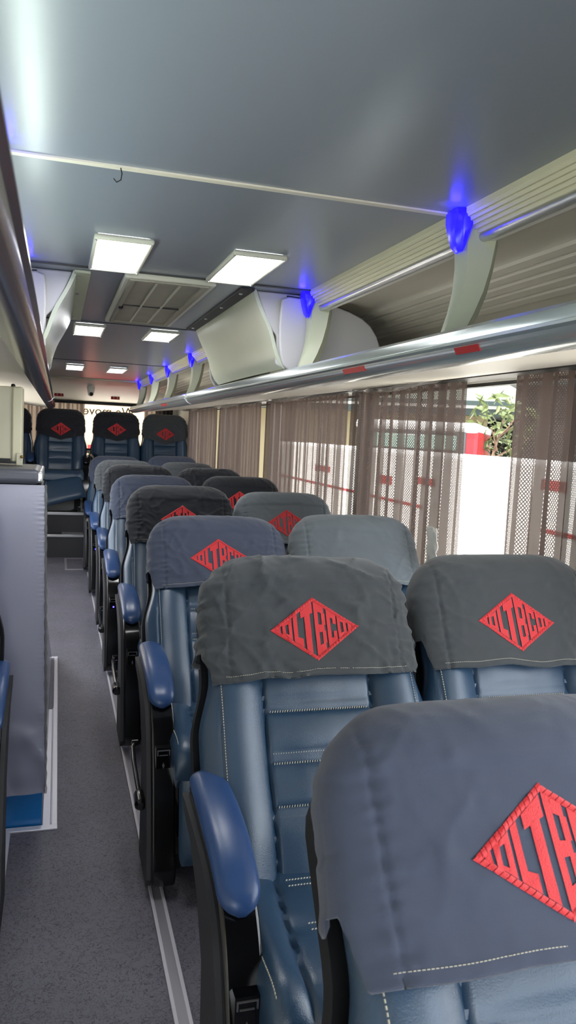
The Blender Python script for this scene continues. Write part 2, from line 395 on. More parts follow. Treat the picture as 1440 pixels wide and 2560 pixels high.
# duct covers over the racks
def duct(side):
    X = (lambda x: x) if side == 'right' else mir
    o = empty('duct_cover', (X(.8), 2.66, 1.68))
    tag(o, 'greenish white curved duct cover bulging over the curtained side rack' if side == 'right' else 'white curved duct cover showing past the dark rack lip', 'duct cover', 'duct covers beside the ceiling vent')
    off = Vector(o.location)
    shell = [(.640, 1.948), (.650, 1.922), (.662, 1.894), (.677, 1.865), (.692, 1.838), (.704, 1.812), (.713, 1.786), (.721, 1.758), (.731, 1.731), (.745, 1.706), (.765, 1.685)]
    shell_in = [(x+.012, z+.004) for x, z in shell][::-1]
    b = MB(); N = 24; rings = []
    for i in range(N+1):
        t = i/N; y = 2.69+(3.87-2.69)*t
        bulge = .010*math.sin(PI*t)
        rings.append([(X(x-bulge*min(1, k/4))-off.x, y-off.y, z-off.z) for k, (x, z) in enumerate(shell)]+[(X(x-bulge)-off.x, y-off.y, z-off.z) for x, z in shell_in])
    b.loft(rings); b.build('shell', M['bin'], o, smooth=60)
    def endp(name, y, ol, m_, th=.02):
        b = MB(); b.prism([(X(x)-off.x, z-off.z) for x, z in ol], 'y', y-off.y, y-off.y+th); b.build(name, m_, o, smooth=40, bevel=.006)
    ol = [(.740, 1.924), (.737, 1.886), (.735, 1.833), (.737, 1.78), (.744, 1.732), (.757, 1.695), (.785, 1.675), (1.122, 1.690), (1.126, 1.748), (1.120, 1.79), (1.106, 1.822), (1.08, 1.857), (1.045, 1.882), (.995, 1.902), (.935, 1.918), (.85, 1.929), (.765, 1.934)]
    endp('end_panel', 2.665, ol, M['bin_end'])
    b = MB(); b.tube([(X(x)-off.x, 2.69-off.y, z-off.z) for x, z in ol[7:]], .007, 8); b.build('gasket', M['rubber'], o)
    inner = [(.655, 1.948), (.70, 1.835), (.735, 1.80), (.735, 1.70), (.78, 1.68), (1.10, 1.70), (1.06, 1.80), (.98, 1.87), (.86, 1.90), (.82, 1.948)]
    endp('inner_panel', 2.695, inner, M['bin_end'], .015)
    far = [(.725, 1.83), (.722, 1.76), (.728, 1.715), (.75, 1.68), (1.05, 1.69), (1.03, 1.80), (.95, 1.87), (.83, 1.9)]
    endp('far_panel', 3.89, far, M['bin_end'])
    return o
duct('right'); duct('left')
# riveted strips on the ceiling edge of the duct covers
def strip(side, x0, x1, m_, lab):
    o = empty('ceiling_strip', ((x0+x1)/2, 2.66, CEIL)); tag(o, lab, 'metal strip', 'riveted strips beside the vent')
    w = abs(x1-x0)/2
    b = MB(); b.box((-w, 0, -.010), (w, 1.2, -.0005)); b.build('plate', m_, o, bevel=.002)
    for k in range(4):
        b = MB(); b.ball((-w*.3, .08+k*.34, -.011), (.007, .007, .004), 6); b.build('rivet', M['alu'], o)
strip('left', .040, .092, M['bracket'], 'grey-green riveted metal strip on the ceiling beside the white duct cover')
strip('right', .592, .640, M['plate'], 'dark riveted metal strip on the ceiling beside the greenish duct cover')

# ------------------------------------------------------------------ ceiling vent and lights
o = empty('air_vent', (.345, 2.6, CEIL)); tag(o, 'ceiling return air vent with dusty grey filter in a pale frame', 'air vent')
def frame_bm(x0, x1, y0, y1, w, z0, z1):
    b = MB(); b.box((x0, y0, z0), (x1, y0+w, z1)); b.box((x0, y1-w, z0), (x1, y1, z1)); b.box((x0, y0+w, z0), (x0+w, y1-w, z1)); b.box((x1-w, y0+w, z0), (x1, y1-w, z1)); return b
frame_bm(-.150, .150, .0, 1.13, .022, -.020, -.0005).build('frame', M['lamp_frame'], o, bevel=.006)
frame_bm(-.132, .132, .022, 1.10, .02, -.024, -.003).build('inner_frame', M['filter'], o, bevel=.004)
b = MB(); b.grid(lambda u, v: (-.118+.236*u, .038+1.05*v, -.012+.006*noise.noise((u*3, v*6, 1))-.003*math.sin(PI*u)), 24, 48)
for k in (1, 2):
    b2 = -.118+.236*k/3
    fb = MB(); fb.box((b2-.0035, .04, -.020), (b2+.0035, 1.08, -.014)); fb.build('filter_bar', M['lamp_frame'], o, smooth=0)
b.build('filter', M['filter'], o, smooth=50)
b = MB(); b.box((-.118, .60, -.0185), (.118, .606, -.013)); b.build('filter_seam', M['plate'], o, smooth=0)
b = MB(); b.box((-.126, .60, -.03), (-.108, .64, -.018)); b.build('latch', M['black'], o, bevel=.003)

def light():
    o = empty('ceiling_light', (0, 0, CEIL))
    w, h = .078, .215
    frame_bm(-w, w, -h, h, .013, -.016, -.0005).build('frame', M['lamp_frame'], o, bevel=.006)
    b = MB(); b.box((-w+.013, -h+.013, -.012), (w-.013, h-.013, -.002)); b.build('diffuser', M['lamp'], o, bevel=.003)
    for sx in (-1, 1):
        for sy in (-1, 1):
            b = MB(); b.ball((sx*(w-.006), sy*(h-.012), -.016), (.004, .004, .002), 5); b.build('screw', M['alu'], o)
    return o
l0 = light()
LT = [(.158, 2.35, 'square lit ceiling light nearest on the side of the white duct cover'), (.528, 2.35, 'lit ceiling light nearest on the window side'),
      (.140, 4.22, 'lit ceiling light behind the vent on the partition side'), (.510, 4.22, 'lit ceiling light behind the vent on the window side'),
      (.125, 6.98, 'farthest lit ceiling light on the partition side'), (.478, 7.02, 'farthest lit ceiling light on the window side')]
for i, (x, y, lab) in enumerate(LT):
    o = l0 if i == 0 else copy_tree(l0)
    o.location = (x, y, CEIL); o.scale = (1, (1, 1, 1.02, 1.0, 1.3, 1.25)[i], 1); tag(o, lab, 'ceiling light', 'lit ceiling lights')
# dome camera and stickers on the rear panel
o = empty('security_camera', (.36, 9.55, 1.905)); tag(o, 'small white dome security camera on the cream panel over the rear seats', 'security camera')
b = MB(); b.tube([(0, 0, .012), (0, -.02, -.03), (0, -.035, -.075)], [.045, .043, .034], 16); b.ball((0, -.036, -.078), .034, 8); b.build('housing', M['white_pl'], o)
b = MB(); b.ball((.004, -.062, -.082), .022, 8); b.build('lens', M['lens'], o)
def rear_sticker(x, y, z, lab):
    o = empty('number_sticker', (x, y, z)); tag(o, lab, 'sticker', 'red seat number stickers'); o.rotation_euler = (R(-70), 0, 0)
    b = MB(); b.box((-.055, -.025, -.002), (.055, .025, .002)); b.build('backing', M['sticker'], o, smooth=0)
    for s in (-.028, .018):
        b = MB()
        for k, (dx, dy, w, h) in enumerate(((0, .011, .016, .004), (0, 0, .016, .004), (0, -.011, .016, .004), (.012, .004, .004, .010), (0, -.007, .004, .008))):
            b.box((s+dx, dy-h/2, -.004), (s+dx+w, dy+h/2, -.0015))
        b.build('digit', M['sticker_pale'], o, smooth=0)
rear_sticker(-.0, 10.36, 1.828, 'red number sticker above the centre rear seat')
rear_sticker(.70, 10.36, 1.828, 'red number sticker above the rear seat beside the uncovered back window')

# ------------------------------------------------------------------ floor details
b = MB(); b.box((.300, Y0, 0), (.345, 8.74, .006))
b.cur = 1
for x in (.300, .335): b.box((x, Y0, .006), (x+.010, 8.74, .010))
struct(b.build('trim_11', [M['trim'], M['trim_edge']], smooth=0, bevel=.0015), 'ridged metal strip along the aisle edge under the seats')
b = MB(); b.box((-.175, Y0, 0), (-.135, 2.78, .006)); b.box((-.150, Y0, .006), (-.144, 2.78, .010)); struct(b.build('trim_12', M['trim_edge'], smooth=0), 'metal strip at the aisle edge before the partition')
b = MB(); b.box((-.19, 2.77, 0), (.024, 2.80, .007)); b.box((.004, 2.80, 0), (.024, 4.93, .007)); b.box((-.02, 4.905, 0), (.004, 4.93, .007)); b.box((.0, 2.80, 0), (.004, 4.0, .012)); b.box((-.028, 2.80, 0), (.0, 4.0, .004))
struct(b.build('trim_13', M['trim_edge'], smooth=0, bevel=.0015), 'white metal edging round the partition base')
o = empty('floor_hatch', (.195, 8.32, 0)); tag(o, 'small metal framed hatch in the aisle floor before the steps', 'floor hatch')
frame_bm(-.105, .105, -.34, .34, .022, .001, .008).build('frame', M['trim'], o, smooth=0)
b = MB(); b.box((-.083, -.318, .001), (.083, .318, .005)); b.build('cover', M['floor'], o, smooth=0)
# steps and rear platform
b = MB(); b.box((-.19, 8.75, .0), (.30, 9.05, .235)); st = tag(b.build('step', M['step'], smooth=0), 'lower dark step at the end of the aisle', 'step', 'steps up to the rear row')
b = MB(); b.box((-.19, 8.735, .225), (.30, 8.775, .255)); b.build('nosing', M['alu'], st, bevel=.004)
b = MB(); b.box((-.19, 9.05, .0), (.30, 9.30, .44)); st = tag(b.build('step', M['step'], smooth=0), 'upper dark step below the centre rear seat', 'step', 'steps up to the rear row')
b = MB(); b.box((-.19, 9.035, .435), (.30, 9.075, .47)); b.build('nosing', M['alu'], st, bevel=.004)
b = MB(); b.box((.06, 8.80, .236), (.29, 9.04, .242)); b.build('inset', M['trim'], st, smooth=0)
b = MB(); b.box((XL, 9.30, 0), (XR, Y1, .44)); b.box((.302, 9.0, 0), (XR, 9.30, .44)); b.box((XL, 9.0, 0), (-.192, 9.30, .44)); struct(b.build('floor_platform', M['step'], smooth=0), 'raised platform under the rear row of seats')

# ------------------------------------------------------------------ partition
o = empty('partition', (-.46, 2.95, 0)); tag(o, 'waist-high partition wrapped in grey plastic over a blue kick panel', 'partition')
ox, oy = o.location.x, o.location.y
def wrap(u, v):
    x = -.885+(.845)*u
    z = .128+1.11*v
    x2 = x+.012*smoothstep(.8, 1, u)*(1-v)*1.5
    w = .0025*noise.noise((x*6, z*3, 2.2))
    e = smoothstep(.955, .995, u)
    w += e*.0008*math.sin(z*400+9*noise.noise((z*9, 0, 0)))*(.4+.9*abs(noise.noise((z*4, 1, 1))))
    lo = smoothstep(.36, .0, v)
    w += lo*.016*(abs(math.sin((x*2.6+z*1.9)*6+noise.noise((x*7, z*5, 4))*2.2))**3)+lo*.010*noise.noise((x*14, z*14, 1))
    return (x2-ox, 2.80-w-oy, z)
b = MB(); b.box((-.885-ox, 2.815-oy, .128), (-.045-ox, 3.12-oy, 1.235)); b.build('core', M['plate'], o, bevel=.01)
b = MB(); b.grid(wrap, 160, 200)
def wrapside(u, v):
    z = .128+1.11*v; y = 2.80+.33*u
    w = .003*noise.noise((y*9, z*6, 6))+(1-smoothstep(0, .12, u))*.0008*math.sin(z*400)
    return (-.040+.018*(1-v)+w-ox, y-oy, z)
b.grid(wrapside, 14, 160); b.build('wrapped_panel', M['part_vinyl'], o, smooth=180)
b = MB(); b.tube([(-.037+.018*(1-k/60)-ox, 2.797-oy, .128+1.11*k/60) for k in range(61)], [.0045+.0015*math.sin(k*2.1) for k in range(61)], 8); b.build('welt', M['film'], o)
b = MB(); b.box((-.890-ox, 2.785-oy, 1.24), (-.055-ox, 3.16-oy, 1.292)); b.build('cap', M['cap'], o, bevel=.02, seg=4)
b = MB(); b.box((-.07-ox, 2.79-oy, 1.245), (-.048-ox, 3.165-oy, 1.287)); b.build('cap_corner', M['alu'], o, bevel=.008, seg=3)
b = MB(); b.box((-.885-ox, 2.808-oy, .0), (-.030-ox, 3.12-oy, .125)); b.build('kick_panel', M['kick'], o, bevel=.004)
b = MB(); b.add([(-.022-ox, 3.12-oy, .0), (-.010-ox, 4.88-oy, .0), (-.018-ox, 4.88-oy, .06), (-.030-ox, 3.12-oy, .70), (-.042-ox, 3.12-oy, .0), (-.03-ox, 4.88-oy, .0), (-.038-ox, 4.88-oy, .06), (-.05-ox, 3.12-oy, .70)],
                [(0,1,2,3),(4,7,6,5),(0,3,7,4),(1,5,6,2),(3,2,6,7),(0,4,5,1)]); b.build('side_skirt', M['part_vinyl'], o, smooth=0)
# beige box on the partition
o = empty('panel_box', (-.5, 3.05, 1.293)); tag(o, 'beige metal panel box standing on the partition cap', 'box')
ox = -.5
b = MB(); b.box((-.88-ox, -.04, .012), (-.150-ox, .06, .285)); b.build('body', M['beige'], o, bevel=.004)
b = MB(); b.box((-.162-ox, -.052, .012), (-.126-ox, .075, .285)); b.build('edge_frame', M['rail_rib'], o, bevel=.006)
b = MB(); b.box((-.88-ox, -.054, .006), (-.165-ox, -.04, .024)); b.build('bottom_channel', M['black_matte'], o)
b = MB(); b.box((-.145-ox, -.066, .0), (-.122-ox, -.05, .045)); b.build('hinge_bracket', M['beige'], o, bevel=.003)
b = MB(); b.ball((-.125-ox, -.07, .033), .006, 6); b.build('hinge_bolt', M['brass'], o)
b = MB(); b.ball((-.160-ox, -.03, .288), .008, 6); b.build('knob', M['rubber'], o)

# ------------------------------------------------------------------ seats
PZ, L, HEM = .48, .728, .393
def cov_a(v, top=L):
    a = .279+.008*smoothstep(.56, .46, v); r = .145
    if v > top-r:
        t = min(1, (v-(top-r))/r); a = a-r*.95*(1-math.sqrt(max(0, 1-t*t)))
    if v < .47: a += .004*(v-.47)/.07
    return a
def cov_b(v, top=L):
    b_ = .084; r = .10
    if v > top-r:
        t = min(1, (v-(top-r))/r); b_ = max(.006, b_*math.sqrt(max(0, 1-t*t))+.004)
    return b_
def wrinkle(x, v, seed, amp):
    p = Vector((x*5+seed*7.3, v*7, seed*3.1))
    w = .0045*noise.noise(p)+.0025*noise.noise(p*2.3)
    for k, (a1, b1, c1, d1, am) in enumerate(((14, 7, 5, -4, .012), (13, -10, 6, 5, .012), (22, 16, 8, -8, .007), (6, 15, 9, -5, .008))):
        q = Vector((x*a1+v*b1+seed*5.7+k, v*c1+x*d1, seed+k*4.1))
        w += am*(1-abs(noise.noise(q)))**11*(.15+1.1*abs(noise.noise(p*.8+Vector((k*3.3, 0, 0)))))
    g = smoothstep(.20, .285, abs(x))
    w += g*.0045*math.sin(v*150+4*noise.noise((v*20, seed, x*3)))
    h = smoothstep(.47, .41, v)
    w += h*.0035*noise.noise((x*45, seed, 3))
    pk = smoothstep(.195, .222, abs(x))*(1-smoothstep(.222, .275, abs(x)))
    e = math.exp(-(((x/.105)**2+((v-.513)/.08)**2)**2))
    return w*amp*(1-.85*e)+pk*.0030*math.sin(v*260+6*noise.noise((v*14, seed, 8)))*(1-smoothstep(.222, .23, abs(x))*.2)
NS = 3.2
def cover_y(x, v, seed, amp):
    a, b_ = cov_a(v), cov_b(v)
    t = min(.999, abs(x/a))
    y = -.012-b_*(1-t**NS)**(1/NS)
    k = 1-t**6
    fl = smoothstep(HEM+.05, HEM, v)*.006-.0045*math.exp(-((abs(x)-.222)/.004)**2)
    return y-(wrinkle(x, v, seed, amp)*k+fl)
def make_cover(seed, amp, droop, tilt):
    b = MB(); n = 200; nv = 72; rings = []
    for j in range(nv+1):
        s = j/nv
        ring = []
        for i in range(n):
            t = 2*PI*i/n
            c, s_ = math.cos(t), math.sin(t)
            ux = math.copysign(abs(c)**(2/NS), c); uy = math.copysign(abs(s_)**(2/NS), s_)
            x0 = .285*ux
            front = 1 if uy < 0 else 0
            hem = HEM-droop*max(0, 1-abs(ux)/.75)*front+tilt*ux+.008*noise.noise((ux*3, seed, front))
            if not front: hem -= .02
            hem += .08*smoothstep(.925, .975, abs(ux)) if front else .08*smoothstep(.5, .9, abs(ux))
            sv = s if s < .6 else .6+.4*math.sin((s-.6)/.4*PI/2)
            v = hem+(L-.0005-hem)*sv
            a, b_ = cov_a(v), cov_b(v)
            x = a*ux
            if uy <= 0:
                y = cover_y(min(max(x, -a*.999), a*.999), v, seed, amp)
            else:
                y = -.012+b_*uy*.8+.3*wrinkle(x, v, seed+2, amp)*(1-abs(ux)**4)
            x += math.copysign(1, ux)*abs(ux)**8*.5*wrinkle(.29*math.copysign(1, ux), v, seed+1, amp)
            ring.append((x, y, v))
        rings.append(ring)
    # turned-in hem
    inner = [(x*.975, -.012+(y+.012)*.94, v+.012) for x, y, v in rings[0]]
    b.loft([inner]+rings, cap0=False, cap1=True)
    return b.mesh('head_cover', M['cov_grey'], 180)
GL = {  # letters as quads in a unit cell, each quad (x0,y0,x1,y1) or 4 points
    'O': [(0, 0, .34, 1), (.66, 0, 1, 1), (.34, .82, .66, 1), (.34, 0, .66, .18)],
    'L': [(0, 0, .45, 1), (.45, 0, 1, .24)],
    'T': [(.30, 0, .78, .82), (0, .80, 1, 1)],
    'B': [(0, 0, .36, 1), (.36, .84, .9, 1), (.36, .42, .9, .58), (.36, 0, .9, .16), (.66, .58, 1, .86), (.66, .14, 1, .44)],
    'C': [(0, 0, .38, 1), (.38, .82, 1, 1), (.38, 0, 1, .18), (.64, .64, 1, .82), (.64, .18, 1, .38)],
    'I': [(0, 0, 1, 1)]}
SLOT = [('I', -.88, -.80), ('O', -.76, -.54), ('L', -.50, -.29), ('T', -.32, -.035), ('B', .0, .25), ('C', .285, .50), ('O', .53, .73), ('I', .77, .86)]
def make_emblem(seed, amp, ev, skew, ex=0., hw=.112, hh=.078):
    b = MB()
    def P(X, Y, h):      # X,Y in emblem metres
        x = X+ex; v = ev+Y+skew*X
        return (x, cover_y(x, v, seed, amp)-h, v)
    def patch(pts, nu, nv, h):
        # pts: 4 corners
        def f(u, w):
            p = [(pts[0][k]*(1-u)+pts[1][k]*u)*(1-w)+(pts[3][k]*(1-u)+pts[2][k]*u)*w for k in (0, 1)]
            return p
        for lay in (h,):
            b.grid(lambda u, w: P(*f(u, w), lay*(.4+.6*math.sin(PI*min(max(w, .001), .999))**.4)), nu, nv)
    # rope border: twisted segments along the four sides
    C = [(-hw, 0), (0, hh), (hw, 0), (0, -hh)]
    w = .0066
    for k in range(4):
        A = Vector(C[k]); B = Vector(C[(k+1) % 4]); d = B-A; nn = Vector((-d.y, d.x)).normalized(); nseg = 15
        patch([A+nn*-w, B+nn*-w, B+nn*w*.2, A+nn*w*.2], 24, 3, .0018)
        for i in range(nseg):
            a0 = A+d*(i/nseg); a1 = A+d*((i+.85)/nseg)
            patch([a0-nn*w, a1-nn*w*1.0, a1+nn*w*.3+d*.03, a0+nn*w*.3+d*.03], 3, 3, .0036)
    for ch, s0, s1 in SLOT:
        for q in GL[ch]:
            def WP(px, py):
                X = (s0+(s1-s0)*px)*hw
                lim = hh*(1-abs(X)/hw)-.0085
                if abs(X) > .7*hw: lim = hh*(1-abs(X)/hw)-.0055
                lim = max(lim, .002)
                return (X, (py*2-1)*lim)
            nx, ny = 3, 10
            b.grid(lambda u, v_: P(*WP(q[0]+(q[2]-q[0])*u, q[1]+(q[3]-q[1])*v_), .0022), nx, ny)
    return b.mesh('emblem', M['red'], 60)
def make_hem_stitch(seed, amp, droop, tilt):
    b = MB(); x = -.235
    while x < .235:
        def hv(x): return HEM-droop*max(0, 1-abs(x/.279)/.75)+tilt*x/.279+.008*noise.noise((x/.279*3, seed, 1))+.016
        x1 = x+.0034
        p, q = Vector((x, cover_y(x, hv(x), seed, amp)-.0012, hv(x))), Vector((x1, cover_y(x1, hv(x1), seed, amp)-.0012, hv(x1)))
        b.add([p+Vector((0, .0012, -.0006)), q+Vector((0, .0012, -.0006)), q+Vector((0, .0012, .0006)), p+Vector((0, .0012, .0006)), p+Vector((0, 0, -.0005)), q+Vector((0, 0, -.0005)), q+Vector((0, 0, .0005)), p+Vector((0, 0, .0005))],
              [(0,3,2,1),(4,5,6,7),(0,1,5,4),(1,2,6,5),(2,3,7,6),(3,0,4,7)])
        x += .0052
    return b.mesh('hem_stitching', M['thread'], 0)

# backrest
def back_a(v):
    return .262+.035*smoothstep(-.08, .16, v)-.030*smoothstep(.27, .42, v)-.05*smoothstep(.58, .69, v)
ROWS = (.095, .215, .335)
def back_y(x, v):
    a = back_a(v); t = min(.999, abs(x)/a)
    base = .052
    y = base
    ax = abs(x); se = .140
    fade = 1-.9*smoothstep(.38, .50, v)
    if ax > se: y += .034*math.sin(PI*min(1, (ax-se)/(.300-se)))**.8*fade
    else:
        # puffed panels between the stitched rows
        e = min(abs(v-r) for r in ROWS)
        y += .010*(1-math.exp(-(e/.03)**2))*math.cos(x/se*PI/2*.85)-.006*math.exp(-((e-.012)/.004)**2)
        y += .0016*noise.noise((x*18, v*5, .3))
    y -= .010*math.exp(-((ax-se)/.0045)**2)*fade
    y += .03*math.exp(-((v-.06)/.10)**2)*.4
    y -= .006*math.exp(-((ax-.252)/.003)**2)*fade
    return -(y)*(1-t**9)**(1/5)
def make_backrest():
    b = MB(); rings = []
    nf, nb = 110, 24
    for j in range(81):
        v = -.09+.785*j/80
        a = back_a(v); ring = []
        for i in range(nf+1):
            u = -1+2*i/nf; x = a*u
            ring.append((x, back_y(x, v), v))
        for i in range(1, nb):
            u = 1-2*i/nb
            ring.append((a*u, .052*(1-abs(u)**6)**(1/6), v))
        rings.append(ring)
    b.loft(rings)
    return b.mesh('backrest', M['vinyl'], 50)
def dash(b, p, q, n, w=.0011, h=.0016):
    p, q, n = Vector(p), Vector(q), Vector(n); d = (q-p).normalized(); s = d.cross(n).normalized()*w
    b.add([p-s-n*.001, p+s-n*.001, q+s-n*.001, q-s-n*.001, p-s*.7+n*h, p+s*.7+n*h, q+s*.7+n*h, q-s*.7+n*h],
          [(0,1,2,3),(4,7,6,5),(0,4,5,1),(1,5,6,2),(2,6,7,3),(3,7,4,0)])
def make_back_stitch():
    out = []
    for r in ROWS:
        b = MB()
        for s in (-.012, .012):
            x = -.126
            while x < .126:
                v0 = r+s
                dash(b, (x, back_y(x, v0-.0022)-.0005, v0-.0024), (x+.0018, back_y(x+.0018, v0+.0022)-.0005, v0+.0024), (0, -1, 0))
                x += .0062
        out.append(b.mesh('seam_stitching', M['thread'], 0))
    for sx in (-1, 1):
        b = MB(); v = -.02
        while v < .42:
            x = sx*.2465
            dash(b, (x, back_y(x, v), v), (x, back_y(x, v+.004), v+.004), (0, -1, 0), .0009)
            v += .0064
        out.append(b.mesh('side_stitching', M['thread'], 0))
    return out
def make_shell():
    b = MB(); rings = []
    for j in range(30):
        v = -.07+.72*j/29; a = back_a(v)+.009
        rings.append([(a*u, .050+.028*(1-abs(u)**4)**.5 if k == 1 else .012+.022*(1-abs(u)**8), v) for k, us in ((0, [-1+2*i/16 for i in range(17)]), (1, [1-2*i/16 for i in range(17)])) for u in us])
    b.loft(rings); return b.mesh('back_shell', M['black_matte'], 50)
# cushion
def cush_top(x, y):
    ax = abs(x); se = .150+.035*smoothstep(0, -.42, y)
    z = .478
    z += .012*smoothstep(-.15, -.40, y)
    drop = max(0, (-.40-y)/.085); z -= .07*(1-math.sqrt(max(0, 1-min(1, drop)**2)))
    if ax > se: z += .022*math.sin(PI*min(1, (ax-se)/(.27-se)*.8))
    else:
        e = min(abs(y-r) for r in (-.10, -.26)); z += .006*(1-math.exp(-(e/.03)**2))
    z -= .008*math.exp(-((ax-se)/.004)**2)
    t = min(.999, ax/.262); z -= .05*(1-(1-t**7)**(1/3))
    return z
def make_cushion():
    b = MB(); rings = []
    for j in range(61):
        y = .05-.535*j/60
        front = smoothstep(-.42, -.485, y)
        ring = [(-.262+.524*i/70, y, cush_top(-.262+.524*i/70, y)) for i in range(71)]
        zb = .34+.05*front
        ring += [(.262*(1-.02*front), y, (cush_top(.262, y)+zb)/2), (.25, y, zb), (.12, y, zb-.01), (-.12, y, zb-.01), (-.25, y, zb), (-.262*(1-.02*front), y, (cush_top(.262, y)+zb)/2)]
        rings.append(ring)
    b.loft(rings); return b.mesh('seat_cushion', M['vinyl'], 50)
def make_cush_stitch():
    out = []
    for r in (-.10, -.26):
        b = MB()
        for s in (-.011, .011):
            x = -.13
            while x < .13:
                dash(b, (x, r+s-.001, cush_top(x, r+s)+.0004), (x+.0042, r+s+.001, cush_top(x+.0042, r+s)+.0004), (0, 0, 1), .0009); x += .0068
        out.append(b.mesh('seam_stitching', M['thread'], 0))
    for sx in (-1, 1):
        b = MB(); y = -.02
        while y > -.44:
            x = sx*.249
            dash(b, (x, y, cush_top(x, y)+.0004), (x, y-.004, cush_top(x, y-.004)+.0004), (0, 0, 1), .001); y -= .0066
        out.append(b.mesh('side_stitching', M['thread'], 0))
    return out
def make_legrest():
    b = MB(); rings = []
    for j in range(13):
        t = j/12; v = -.15+.30*t
        k = math.sqrt(max(.02, 1-abs(2*t-1)**6))
        n = 28
        rings.append([(.245*math.copysign(abs(math.cos(2*PI*i/n))**.45, math.cos(2*PI*i/n))*(.96+.04*k), .034*k*math.copysign(abs(math.sin(2*PI*i/n))**.6, math.sin(2*PI*i/n)), v) for i in range(n)])
    b.loft(rings); return b.mesh('leg_rest', M['vinyl'], 50)
# side panel: J-shaped glossy band under the arm pad (local x -.325..-.245)
def arm_curve(t):   # centre line of the front edge, from pad back to floor : (y,z)
    pts = [(.08, .640), (.0, .638), (-.09, .630), (-.18, .613), (-.26, .583), (-.32, .53), (-.365, .44), (-.405, .33), (-.44, .2), (-.465, .10), (-.47, .065)]
    f = t*(len(pts)-1); i = min(int(f), len(pts)-2); u = f-i
    p0, p1, p2, p3 = pts[max(i-1, 0)], pts[i], pts[i+1], pts[min(i+2, len(pts)-1)]
    return tuple(.5*(2*p1[k]+(p2[k]-p0[k])*u+(2*p0[k]-5*p1[k]+4*p2[k]-p3[k])*u*u+(3*p1[k]-p0[k]-3*p2[k]+p3[k])*u**3) for k in (0, 1))
def make_panel():
    ol = [arm_curve(i/40) for i in range(41)]+[(-.46, .042), (-.435, .032), (-.345, .032), (-.32, .045), (-.315, .10), (-.29, .26), (-.245, .40), (-.175, .475), (-.085, .52), (.02, .55), (.08, .575)]
    b = MB(); b.prism([(y, z) for y, z in ol], 'x', -.322, -.246)
    return b.mesh('side_panel', M['black'], 40)
def make_plate():
    ol = [arm_curve(.0+i/36) for i in range(0, 36)]
    ol = [(y+.018, z-.03) for y, z in ol if z > .09]+[(-.43, .03), (-.22, .03), (-.215, .25), (-.20, .40), (-.12, .50), (-.03, .56), (.07, .585)]
    b = MB(); b.prism(ol, 'x', -.334, -.320); return b.mesh('side_plate', M['plate'], 40)
def make_pad():
    b = MB(); rings = []; n = 26; N = 40
    for j in range(N+1):
        t = j/N*.47
        y, z = arm_curve(t)
        k = 1.0
        e0 = min(1, j/4); e1 = min(1, (N-j)/5)
        s = math.sqrt(max(.03, 1-(1-e0)**2))*math.sqrt(max(.03, 1-(1-e1)**2))
        y2, z2 = arm_curve(min(1, t+.01)); d = Vector((y2-y, z2-z)).normalized(); nn = Vector((d.y, -d.x))*-1
        if nn.y < 0: nn = -nn
        cc = Vector((y, z))+nn*.016
        w = .041+.004*math.sin(PI*j/N)
        rings.append([(-.284+w*s*math.copysign(abs(math.cos(2*PI*i/n))**.75, math.cos(2*PI*i/n)), *(cc+nn*(.023*s*math.copysign(abs(math.sin(2*PI*i/n))**.8, math.sin(2*PI*i/n))))) for i in range(n)])
    b.loft(rings); return b.mesh('arm_pad', M['pad'], 60)
def make_base():
    b = MB(); b.box((-.23, -.36, .25), (.23, .06, .345)); b.box((-.24, -.10, 0), (-.17, .04, .26)); b.box((.17, -.10, 0), (.24, .04, .26)); b.box((-.24, -.30, 0), (-.20, -.10, .05)); b.box((.20, -.30, 0), (.24, -.10, .05)); b.box((-.2, -.05, .12), (.2, -.02, .2))
    return b.mesh('base_frame', M['black_matte'], 30)
def make_latch():
    y, z = -.373, .415
    b = MB(); b.box((-.308, y-.012, z-.045), (-.262, y+.03, z+.04)); return b.mesh('latch', M['black'], 30)
def make_mark():
    b = MB(); y = -.387; z = .415
    b.box((-.305, y-.001, z+.031), (-.265, y+.004, z+.034))
    for x0, x1 in ((-.305, -.302), (-.268, -.265)): b.box((x0, y-.001, z+.016), (x1, y+.004, z+.0315))
    b.box((-.299, y-.001, z+.016), (-.272, y+.004, z+.0185))
    return b.mesh('latch_outline', M['button_mark'], 0)
def make_diamond():
    b = MB(); y = -.387; z = .415
    b.add([(-.285, y-.001, z-.026), (-.281, y-.001, z-.016), (-.285, y-.001, z-.006), (-.289, y-.001, z-.016), (-.285, y+.004, z-.026), (-.281, y+.004, z-.016), (-.285, y+.004, z-.006), (-.289, y+.004, z-.016)],
          [(0,1,2,3),(7,6,5,4),(0,4,5,1),(1,5,6,2),(2,6,7,3),(3,7,4,0)])
    return b.mesh('button_mark', M['button_mark'], 0)
def make_led():
    b = MB(); b.ball((-.285, -.388, .402), .0045, 6); return b.mesh('indicator_light', M['led_dot'], 60)
def make_lever():
    b = MB(); b.tube([(-.328, .08, .285), (-.338, .04, .284), (-.344, -.07, .278), (-.346, -.21, .268), (-.346, -.29, .262)], [.009, .009, .0085, .008, .008], 10)
    b.tube([(-.346, -.27, .264), (-.346, -.285, .262), (-.346, -.345, .256), (-.346, -.355, .255)], [.012, .018, .021, .012], 12)
    b.tube([(-.316, .08, .285), (-.338, .08, .285)], .014, 10)
    return b.mesh('recline_lever', M['black'], 40)
ME = dict(back=make_backrest(), bst=make_back_stitch(), shell=make_shell(), cush=make_cushion(), cst=make_cush_stitch(), leg=make_legrest(), panel=make_panel(), plate=make_plate(),
          pad=make_pad(), base=make_base(), latch=make_latch(), mark=make_mark(), dia=make_diamond(), led=make_led(), lever=make_lever())

